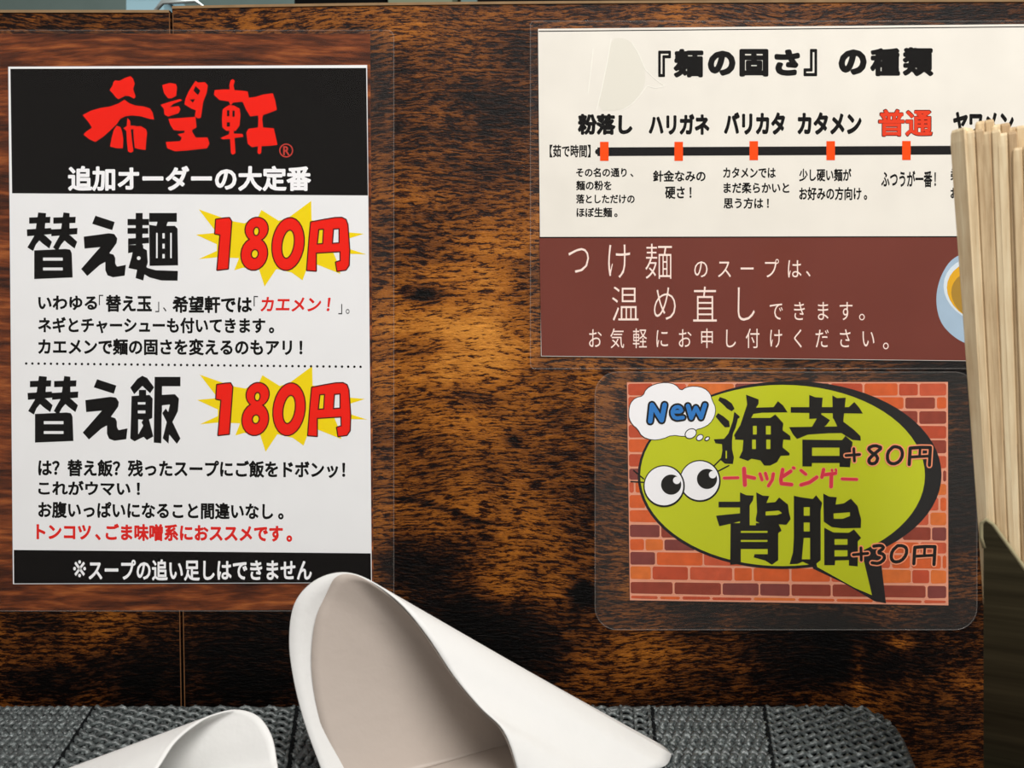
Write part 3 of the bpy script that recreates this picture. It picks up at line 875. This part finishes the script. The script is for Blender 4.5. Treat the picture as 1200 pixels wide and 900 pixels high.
# body of the box and lid core
def outline(inset):
    pts = [(XL, Y_FAR-inset), (XL, Y_NEAR)]
    for i in range(13): 
        y = Y_NEAR + (Y_FAR-inset-Y_NEAR)*i/12 if i < 6 else (Y_FAR - 0.032) + (0.032-inset)*(i-6)/6
        pts.append((right_edge(min(y, Y_FAR-1e-5))-inset, y))
    return pts
def slab(pts, z0, z1):
    n = len(pts); g = G()
    ar = sum(pts[i][0]*pts[(i+1) % n][1]-pts[(i+1) % n][0]*pts[i][1] for i in range(n))
    if ar < 0: pts = pts[::-1]
    g.add([(p[0], p[1], z0) for p in pts]+[(p[0], p[1], z1) for p in pts],
          [tuple(range(n-1, -1, -1)), tuple(range(n, 2*n))]+[(i, (i+1) % n, n+(i+1) % n, n+i) for i in range(n)])
    return g
slab(outline(0.004), 0.0, ZL-0.012).build('box_side', core_m, bx)
slab(outline(0.002), ZL-0.012, ZL-0.0032).build('lid_core', core_m, bx)
# seams between bands of weave: far x, near x (metres), taken at the far and near edge
def sx(a, b_):           # seam passing through two lid points
    p, q = lid_pt(*a), lid_pt(*b_)
    return lambda y: p.x + (q.x-p.x)*(y-p.y)/(q.y-p.y)
seams = [lambda y: XL, sx((112, 824), (62, 900)), sx((348, 826), (338, 900)), sx((560, 828), (556, 900)), sx((764, 830), (770, 900)), sx((896, 832), (907, 900)), right_edge]
kinds = ['fine', 'coarse', 'fine', 'coarse', 'fine', 'coarse']
for k, kind in enumerate(kinds):
    g = G()
    pitch = 0.0050 if kind == 'coarse' else 0.0033
    rowp = 0.0030 if kind == 'coarse' else 0.0036
    rad = 0.00105 if kind == 'coarse' else 0.00125
    nrow = int((Y_FAR - Y_NEAR)/rowp)
    for r_i in range(nrow):
        y = Y_FAR - 0.001 - rowp*(r_i+0.5)
        xa, xb = seams[k](y)+0.0006, seams[k+1](y)-0.0006
        if xb - xa < 0.004: continue
        n = max(2, int(round((xb-xa)/pitch)))*4
        pts = []
        for i in range(n+1):
            u = i/n; ph = 2*math.pi*u*n/4 / (2 if kind == 'coarse' else 1)
            if kind == 'coarse':
                zz = 0.0011*math.cos(ph*1.0 + math.pi*r_i); yy = 0.0004*math.sin(ph*2)
            else:
                zz = 0.0009*math.cos(ph + math.pi*0.5*r_i); yy = 0.0011*math.sin(ph)
            pts.append((xa+(xb-xa)*u + random.uniform(-.0001, .0001), y+yy, ZL-0.0016+zz))
        g.tube(pts, rad, 5)
    if kind == 'coarse':         # upright strands crossing the rows
        nc_ = max(2, int(round((seams[k+1](-0.08)-seams[k](-0.08))/pitch)))
        for c_ in range(nc_+1):
            pts = []
            n = nrow*2
            for i in range(n+1):
                y = Y_FAR-0.001 - (Y_FAR-Y_NEAR-0.001)*i/n
                xa, xb = seams[k](y)+0.0012, seams[k+1](y)-0.0012
                pts.append((xa+(xb-xa)*c_/nc_, y, ZL-0.0012+0.0009*math.cos(math.pi*(i/2.0+c_))))
            g.tube(pts, 0.00075, 5)
    tag(g.build('woven_band', cord_m, bx, True), kind='stuff')
for k in range(1, 6):
    g = G(); pts = []
    for i in range(40):
        y = Y_FAR-0.0005-(Y_FAR-Y_NEAR-0.001)*i/39
        pts.append((seams[k](y), y, ZL-0.0014+0.0003*math.sin(i*1.7)))
    g.tube(pts, 0.0011, 6); g.build('seam_cord', core_m, bx, True)
g = G(); pts = [(p[0], p[1], ZL-0.003) for p in outline(0.0)[:1][::-1]]
edge = [(x, Y_FAR, ZL-0.0028+0.0003*math.sin(i*1.9)) for i, x in enumerate(np.linspace(XL, right_edge(Y_FAR-1e-6)-0.001, 160))]
edge += [(right_edge(y)-0.0005, y, ZL-0.0028+0.0003*math.sin(i*1.9)) for i, y in enumerate(np.linspace(Y_FAR-0.0006, Y_NEAR, 70))]
g.tube(edge, 0.0016, 7); g.build('rim_cord', cord_m, bx, True)

# ------------------------------------------------------------------ curled white paper on the lid
def paper_mat(name, rgb):
    m, nt, b = new_mat(name)
    b.inputs['Base Color'].default_value = (*lin(rgb), 1); b.inputs['Roughness'].default_value = 0.55
    tl = nt.nodes.new('ShaderNodeBsdfTranslucent'); tl.inputs[0].default_value = (*lin(rgb), 1)
    mx = nt.nodes.new('ShaderNodeMixShader'); mx.inputs[0].default_value = 0.12
    out = nt.nodes['Material Output']
    nt.links.new(b.outputs[0], mx.inputs[1]); nt.links.new(tl.outputs[0], mx.inputs[2]); nt.links.new(mx.outputs[0], out.inputs[0])
    f = noise(nt, mapping(nt, (1, 1, 1)), 60, 4, 0.6)
    bp = nt.nodes.new('ShaderNodeBump'); bp.inputs['Strength'].default_value = 0.3; bp.inputs['Distance'].default_value = 0.0015
    nt.links.new(f, bp.inputs['Height']); nt.links.new(bp.outputs[0], b.inputs['Normal'])
    return m
M['paper'] = paper_mat('soft_white_paper', (228, 228, 226))
M['paper_in'] = paper_mat('grey_white_paper_lining', (190, 178, 168))  # white paper greyed to carry the shade inside the roll

def catmull(pts, n):
    out = []; N = len(pts)
    for i in range(N-1):
        p0, p1, p2, p3 = pts[max(i-1, 0)], pts[i], pts[i+1], pts[min(i+2, N-1)]
        for k in range(n):
            t = k/n
            out.append(0.5*((2*p1)+(p2-p0)*t+(2*p0-5*p1+4*p2-p3)*t*t+(3*p1-p0-3*p2+p3)*t**3))
    out.append(pts[-1]); return out

def loft(name, A, B, mat, parent, thick=0.0005, n=24, bulge=None, inner=1):
    V, Fc = [], []
    m_ = len(A); B = [B[min(int(i*len(B)/m_), len(B)-1)] for i in range(m_)] if len(B) != m_ else B
    for a, b_ in zip(A, B):
        for j in range(n+1):
            t = j/n
            p = a.lerp(b_, t)
            if bulge: p = p + bulge(t)
            V.append(p)
    W = n+1
    for i in range(len(A)-1):
        for j in range(n):
            q = i*W+j; Fc.append((q, q+1, q+W+1, q+W))
    o = mesh_obj(name, V, Fc, mat, parent, True)
    md = o.modifiers.new('solid', 'SOLIDIFY'); md.thickness = thick; md.offset = 0
    return o

zl = ZL + 0.0009
def on_lid(px, d):
    p = P(px, 900, d); p.z = zl; return p
# rim of the opening: from the front-left foot, over the top, down to the right foot
rim_px = [(392,948,.262),(376,900,.264),(358,850,.266),(345,800,.268),(339,752,.270),(345,708,.272),(368,681,.274),(400,671,.275),(432,680,.274),(468,706,.271),(500,744,.268),(532,792,.265),(562,828,.262),(590,856,.259),(606,900,.256),(616,948,.2535),(570,955,.2515),(510,957,.2515),(450,955,.2530),(405,952,.2570),(392,948,.262)]
rim = catmull([P(x, y, d) for x, y, d in rim_px], 6)
rim = [Vector((p.x, p.y, max(p.z, zl))) for p in rim]
# far end of the roll: same roll meeting the lid to the right and behind
far_px = [(560,0,.300),(560,0,.301),(570,0,.303),(600,0,.306),(640,0,.308),(690,0,.309),(740,0,.306),(772,0,.300),(785,893,.2925),(786,897,.2905),(780,0,.283),(760,0,.277),(736,0,.271),(716,0,.266),(700,0,.260),(690,0,.256),(670,0,.258),(640,0,.264),(610,0,.272),(580,0,.285),(560,0,.300)]
far = []
for x, y, d in far_px:
    far.append(P(x, y, d) if y else on_lid(x, d))
far = catmull(far, 6)
far = [Vector((p.x, p.y, max(p.z, zl))) for p in far]
pc = empty('curled_paper', on_lid(520, .275))
tag(pc, 'large white curled paper sheet with wide shadowed opening, in the centre foreground', 'paper')
loft('sheet', rim, far, M['paper'], pc)
# inside of the roll, set back at left; shade put into its grey
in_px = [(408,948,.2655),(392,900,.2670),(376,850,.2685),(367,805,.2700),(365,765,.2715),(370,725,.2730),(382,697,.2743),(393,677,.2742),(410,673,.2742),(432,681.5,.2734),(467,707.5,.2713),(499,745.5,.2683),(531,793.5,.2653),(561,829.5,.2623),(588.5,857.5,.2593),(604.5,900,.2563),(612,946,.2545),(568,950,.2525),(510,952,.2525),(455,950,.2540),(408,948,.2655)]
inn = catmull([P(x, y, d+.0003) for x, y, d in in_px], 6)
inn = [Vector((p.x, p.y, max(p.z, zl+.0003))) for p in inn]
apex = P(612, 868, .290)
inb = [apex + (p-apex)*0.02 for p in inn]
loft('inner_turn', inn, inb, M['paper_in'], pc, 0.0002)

# smaller curled paper at the left
rimL_px = [(150,948,.240),(185,900,.250),(205,870,.256),(228,850,.262),(250,838,.267),(280,832,.270),(303,840,.268),(318,862,.264),(324,890,.260),(325,905,.256),(320,948,.250),(280,955,.243),(220,955,.240),(170,955,.238),(150,948,.240)]
rimL = [P(x, y, d) for x, y, d in rimL_px]
rimL = [Vector((p.x, p.y, max(p.z, zl))) for p in catmull(rimL, 6)]
farL_px = [(40,0,.246),(40,0,.252),(40,0,.258),(40,919,.268),(40,916,.271),(46,914,.273),(60,0,.2740),(90,0,.2745),(130,0,.2750),(170,0,.2740),(190,0,.270),(150,0,.262),(110,0,.256),(70,0,.250),(40,0,.246)]
farL = [Vector((p.x, p.y, max(p.z, zl))) for p in catmull([P(x, y, d) if y else on_lid(x, d) for x, y, d in farL_px], 6)]
pl = empty('curled_paper', on_lid(200, .27))
tag(pl, 'small low curled white paper at the left, lying before the woven box seam', 'paper')
loft('sheet', rimL, farL, M['paper'], pl)

# ------------------------------------------------------------------ chopstick holder and disposable chopsticks
m, nt, b = new_mat('dark_stainless_steel')
f_ = noise(nt, mapping(nt, (2, 2, 60)), 6, 4, 0.6); r_ = ramp(nt, [(0.3, (0.05, 0.043, 0.026)), (0.7, (0.12, 0.105, 0.06))])
nt.links.new(f_, r_.inputs[0]); nt.links.new(r_.outputs[0], b.inputs['Base Color'])
b.inputs['Metallic'].default_value = 1.0; b.inputs['Roughness'].default_value = 0.3
M['steel'] = m
M['steel_edge'] = ink('worn_steel_edge', (150, 142, 112), 0.35)  # rolled rim paler than the plates
dF = 0.250                       # distance of the holder's front left corner
TH = math.radians(31)            # the holder is turned so that its left side faces away
CX, CY = (1152.5-600)*dF/F, dF - DW
def hw(u, v, z=0.0):             # holder coordinates (along the front, towards the back) to world
    return Vector((CX + u*math.cos(TH) + v*math.sin(TH), CY - u*math.sin(TH) + v*math.cos(TH), z))
def hz(u, py):                   # height seen at row py on the front plate
    return ZC - (py-450)*(hw(u, 0).y + DW)/F
hd = empty('chopstick_holder', hw(0.024, 0.018))
tag(hd, 'dark stainless steel chopstick holder with slanted front rim at the right edge', 'holder')
WD, DP, th = 0.050, 0.036, 0.0008
def hprism(name, uz, v0, v1, mat):
    g = G(); g.prism(uz, v0, v1)
    return mesh_obj(name, [hw(p.x, p.y, p.z) for p in g.v], g.f, mat, hd)
zt = hz(0, 610)
hprism('front_plate', [(0, .002), (WD, .002), (WD, zt), (WD-.003, zt), (WD*.5+.006, zt-.032), (WD*.5-.002, zt-.032), (.002, zt-.0005), (0, zt)], 0, th, M['steel'])
hprism('side_plate', [(0, .002), (th, .002), (th, zt), (0, zt)], th, DP, M['steel'])
hprism('side_plate', [(WD-th, .002), (WD, .002), (WD, zt), (WD-th, zt)], th, DP, M['steel'])
hprism('back_plate', [(th, .002), (WD-th, .002), (WD-th, zt), (th, zt)], DP-th, DP, M['steel'])
hprism('base_plate', [(0, 0), (WD, 0), (WD, .002), (0, .002)], 0, DP, M['steel'])
g = G(); g.tube([hw(u, .0003, z) for u, z in ((.0002, zt-.008), (-.0006, zt-.005), (-.0005, zt-.001), (.0006, zt+.0003), (.0024, zt-.001), (WD*.5-.002, zt-.0322), (WD*.5+.002, zt-.0332), (WD*.5+.006, zt-.0322), (WD-.003, zt), (WD-.0005, zt+.0002))], 0.0006, 8)
g.build('rolled_rim', M['steel_edge'], hd, True)

m, nt, b = new_mat('pale_aspen_wood')
L = nt.links.new
v = mapping(nt, (1, 1, 0.05))
f_ = noise(nt, v, 900, 4, 0.6, 0.3); oi = nt.nodes.new('ShaderNodeObjectInfo')
f2 = noise(nt, mapping(nt, (1, 1, 0.5)), 120, 3, 0.5)
s_ = mth(nt, 'ADD', mth(nt, 'MULTIPLY', f_, 0.6), mth(nt, 'MULTIPLY', f2, 0.4))
s_ = mth(nt, 'ADD', s_, mth(nt, 'MULTIPLY', mth(nt, 'SUBTRACT', oi.outputs['Random'], 0.5), 0.25))
r_ = ramp(nt, [(0.28, lin((176, 144, 104))), (0.5, lin((220, 194, 152))), (0.75, lin((245, 227, 188)))])
L(s_, r_.inputs[0]); L(r_.outputs[0], b.inputs['Base Color']); b.inputs['Roughness'].default_value = 0.6
bp = nt.nodes.new('ShaderNodeBump'); bp.inputs['Strength'].default_value = 0.35; bp.inputs['Distance'].default_value = 0.0004
L(f_, bp.inputs['Height']); L(bp.outputs[0], b.inputs['Normal'])
M['stick'] = m

def stick_mesh():
    """one unsplit pair: two tapering halves joined near the thick top by a thin web; local z from 0 (tip) to 0.240"""
    def half(x0):
        V, Fc = [], []
        segs = [(0.0, .60), (0.06, .64), (0.12, .70), (0.22, .98), (0.236, 1.0), (0.2392, .93), (0.240, .82)]
        for z, s in segs:
            hx, hy = 0.00130*s, 0.0024*s
            c = 0.0003
            for px, py in ((-hx+c,-hy),(hx-c,-hy),(hx,-hy+c),(hx,hy-c),(hx-c,hy),(-hx+c,hy),(-hx,hy-c),(-hx,-hy+c)):
                V.append((x0*s + px, py, z))
        n = 8
        for i in range(len(segs)-1):
            for j in range(n):
                Fc.append((i*n+j, i*n+(j+1) % n, (i+1)*n+(j+1) % n, (i+1)*n+j))
        Fc.append(tuple(range(n-1, -1, -1))); Fc.append(tuple(range((len(segs)-1)*n, len(segs)*n)))
        return V, Fc
    hs = []
    for x0 in (-0.00136, 0.00136):
        V, Fc = half(x0)
        me = bpy.data.meshes.new('stick_half'); me.from_pydata(V, [], Fc); me.materials.append(M['stick']); hs.append(me)
    g = G(); g.box((-0.00015, -0.0016, 0.15), (0.00015, 0.0016, 0.2375))
    me = bpy.data.meshes.new('joint_web'); me.from_pydata([tuple(q) for q in g.v], [], g.f); me.materials.append(M['stick'])
    return hs, me
halves, web = stick_mesh()
# each stick: pixel column of its top centre and of where it enters the holder, distance of the front row, top row pixel
spec = [  # (column of the top, row of the top, column where row 610 is crossed, depth in the holder, turn, label)
    (1127.5, 152, 1156.0, .0040, 62, 'disposable wooden chopsticks leaning furthest left, seen nearly edge-on'),
    (1142.0, 154, 1166.0, .0034, 3, 'pale chopstick pair, second from the left of the bundle'),
    (1162.0, 155, 1180.5, .0034, -3, 'pale chopstick pair, third from the left of the bundle'),
    (1180.0, 157, 1194.5, .0034, 4, 'pale chopstick pair, fourth from the left of the bundle'),
    (1198.0, 174, 1209.0, .0030, 2, 'lower chopstick pair at the right edge of the photo'),
    (1154.0, 143, 1176.0, .0100, 0, 'taller chopstick pair at the back behind the left of the bundle'),
    (1172.0, 147, 1190.5, .0100, 4, 'chopstick pair in the back row behind the middle of the bundle'),
    (1191.0, 150, 1205.0, .0100, -4, 'chopstick pair in the back row near the right edge'),
    (1218, 172, 1224.0, .0034, 0, None), (1238, 166, 1240.0, .0034, 3, None), (1258, 170, 1256.0, .0034, -2, None),
    (1210, 158, 1220.0, .0100, 2, None), (1230, 156, 1236.0, .0100, 0, None),
    (1166, 156, 1190.0, .0164, 2, 'chopstick pair in the rearmost row of the bundle'), (1200, 160, 1212.0, .0164, 0, None)]
def on_row(px, py, v):           # the point of the holder's depth row v seen at (px, py)
    t = (px-600)/F               # X = t * d with X, d linear in u
    X0, D0 = CX + v*math.sin(TH), CY + v*math.cos(TH) + DW
    u = (t*D0 - X0)/(math.cos(TH) + t*math.sin(TH))
    p = hw(u, v); d = p.y + DW
    return Vector((p.x, p.y, ZC - (py-450)*d/F))
for xt, yt, xl, v_, rz, lab in spec:
    low = on_row(xl, 610, v_); top = on_row(xt, yt, v_ - 0.0030)
    rz -= math.degrees(TH)
    ax = (top-low).normalized()
    base = top - ax*0.240
    t = empty('disposable_chopsticks', base)
    q = Vector((0, 0, 1)).rotation_difference(ax).to_matrix() @ Matrix.Rotation(math.radians(rz), 3, 'Z')
    t.rotation_euler = q.to_euler()
    for me in halves:
        o = bpy.data.objects.new('stick', me); o.parent = t; C.objects.link(o)
    o = bpy.data.objects.new('joint_web', web); o.parent = t; C.objects.link(o)
    tag(t, lab or 'pale chopstick pair deep in the bundle, beyond the edge of the photo', 'chopsticks', 'disposable chopsticks in the steel holder')

# ------------------------------------------------------------------ kitchen things seen over the top of the partition
steel2, nt, b = new_mat('bright_kitchen_steel')
b.inputs['Base Color'].default_value = (0.55, 0.62, 0.62, 1); b.inputs['Metallic'].default_value = 0.8; b.inputs['Roughness'].default_value = 0.4
def lathe(name, prof, c, mat, parent, n=40):
    V, Fc = [], []
    for r, z in prof:
        for k in range(n):
            a = 2*math.pi*k/n; V.append((c[0]+r*math.cos(a), c[1]+r*math.sin(a), c[2]+z))
    for i in range(len(prof)-1):
        for k in range(n):
            k2 = (k+1) % n; Fc.append((i*n+k, i*n+k2, (i+1)*n+k2, (i+1)*n+k))
    return mesh_obj(name, V, Fc, mat, parent, True)
def kx(px, d): return (px-600)*d/F
t = empty('stock_pot', (kx(100, .66), .30, 0))
lathe('pot_body', [(0.0, 0.0), (0.026, 0.0), (0.030, 0.006), (0.030, 0.42), (0.033, 0.424), (0.033, 0.43), (0.028, 0.43), (0.027, 0.01), (0, 0.01)], t.location, steel2, t)
g = G(); g.tube([(t.location.x, .272, .36), (t.location.x, .25, .37), (t.location.x, .25, .39), (t.location.x, .272, .40)], .003); g.build('pot_handle', steel2, t, True)
tag(t, 'grey steel stock pot behind the partition at top left', 'pot')
t = empty('kitchen_canister', (kx(20, .66), .30, 0))
lathe('canister_body', [(0, 0), (0.022, 0), (0.024, 0.004), (0.024, 0.42), (0.02, 0.43), (0, 0.43)], t.location, ink('dark_teal_plastic', (40, 66, 66)), t)
tag(t, 'dark teal canister behind the partition in the top left corner', 'canister')
t = empty('wire_handle_basket', (kx(212, .52), .16, 0))
g = G(); hx = t.location.x; zt2 = P(0, 10, .52).z
g.tube([(hx-.016, .16, 0.0), (hx-.016, .16, zt2-.002), (hx-.011, .16, zt2+.004), (hx+.009, .16, zt2+.005), (hx+.015, .16, zt2), (hx+.017, .16, 0.0)], .0016, 8)
g.build('loop_handle', steel2, t, True)
g = G(); g.box((hx-.02, .145, 0), (hx+.02, .175, .01)); g.build('base', steel2, t)
tag(t, 'bright metal loop handle poking above the partition near its seam', 'handle')
dk = ink('black_kitchen_plastic', (12, 12, 12)); gr = ink('grey_green_plastic', (120, 128, 108)); bl = ink('pale_blue_plastic', (150, 184, 196))
for px0, px1, d, mt, nm, lab, cat in ((148, 192, .75, bl, 'storage_box', 'pale blue box behind the partition beside the steel pot', 'box'),
                                 (345, 452, .70, dk, 'dark_appliance', 'black appliance behind the partition above the left notice corner', 'appliance'),
                                 (455, 530, .68, gr, 'storage_tub', 'grey green tub behind the top middle of the partition', 'tub'),
                                 (560, 1500, .72, dk, 'black_cabinet', 'long black cabinet behind the partition right of the grey tub', 'cabinet')):
    t = empty(nm, (kx((px0+px1)/2, d), d-DW, 0))
    w = (px1-px0)*d/F; g = G(); x = t.location.x; y = t.location.y
    g.prism([(x-w/2+.004, 0), (x+w/2-.004, 0), (x+w/2, .02), (x+w/2, .53), (x-w/2, .53), (x-w/2, .02)], y, y+.08); g.build('box_body', mt, t)
    g = G(); g.box((x-w/2-.002, y-.003, .53), (x+w/2+.002, y+.083, .542)); g.build('lid', mt, t)
    tag(t, lab, cat)

bpy.data.objects.remove(_fo)
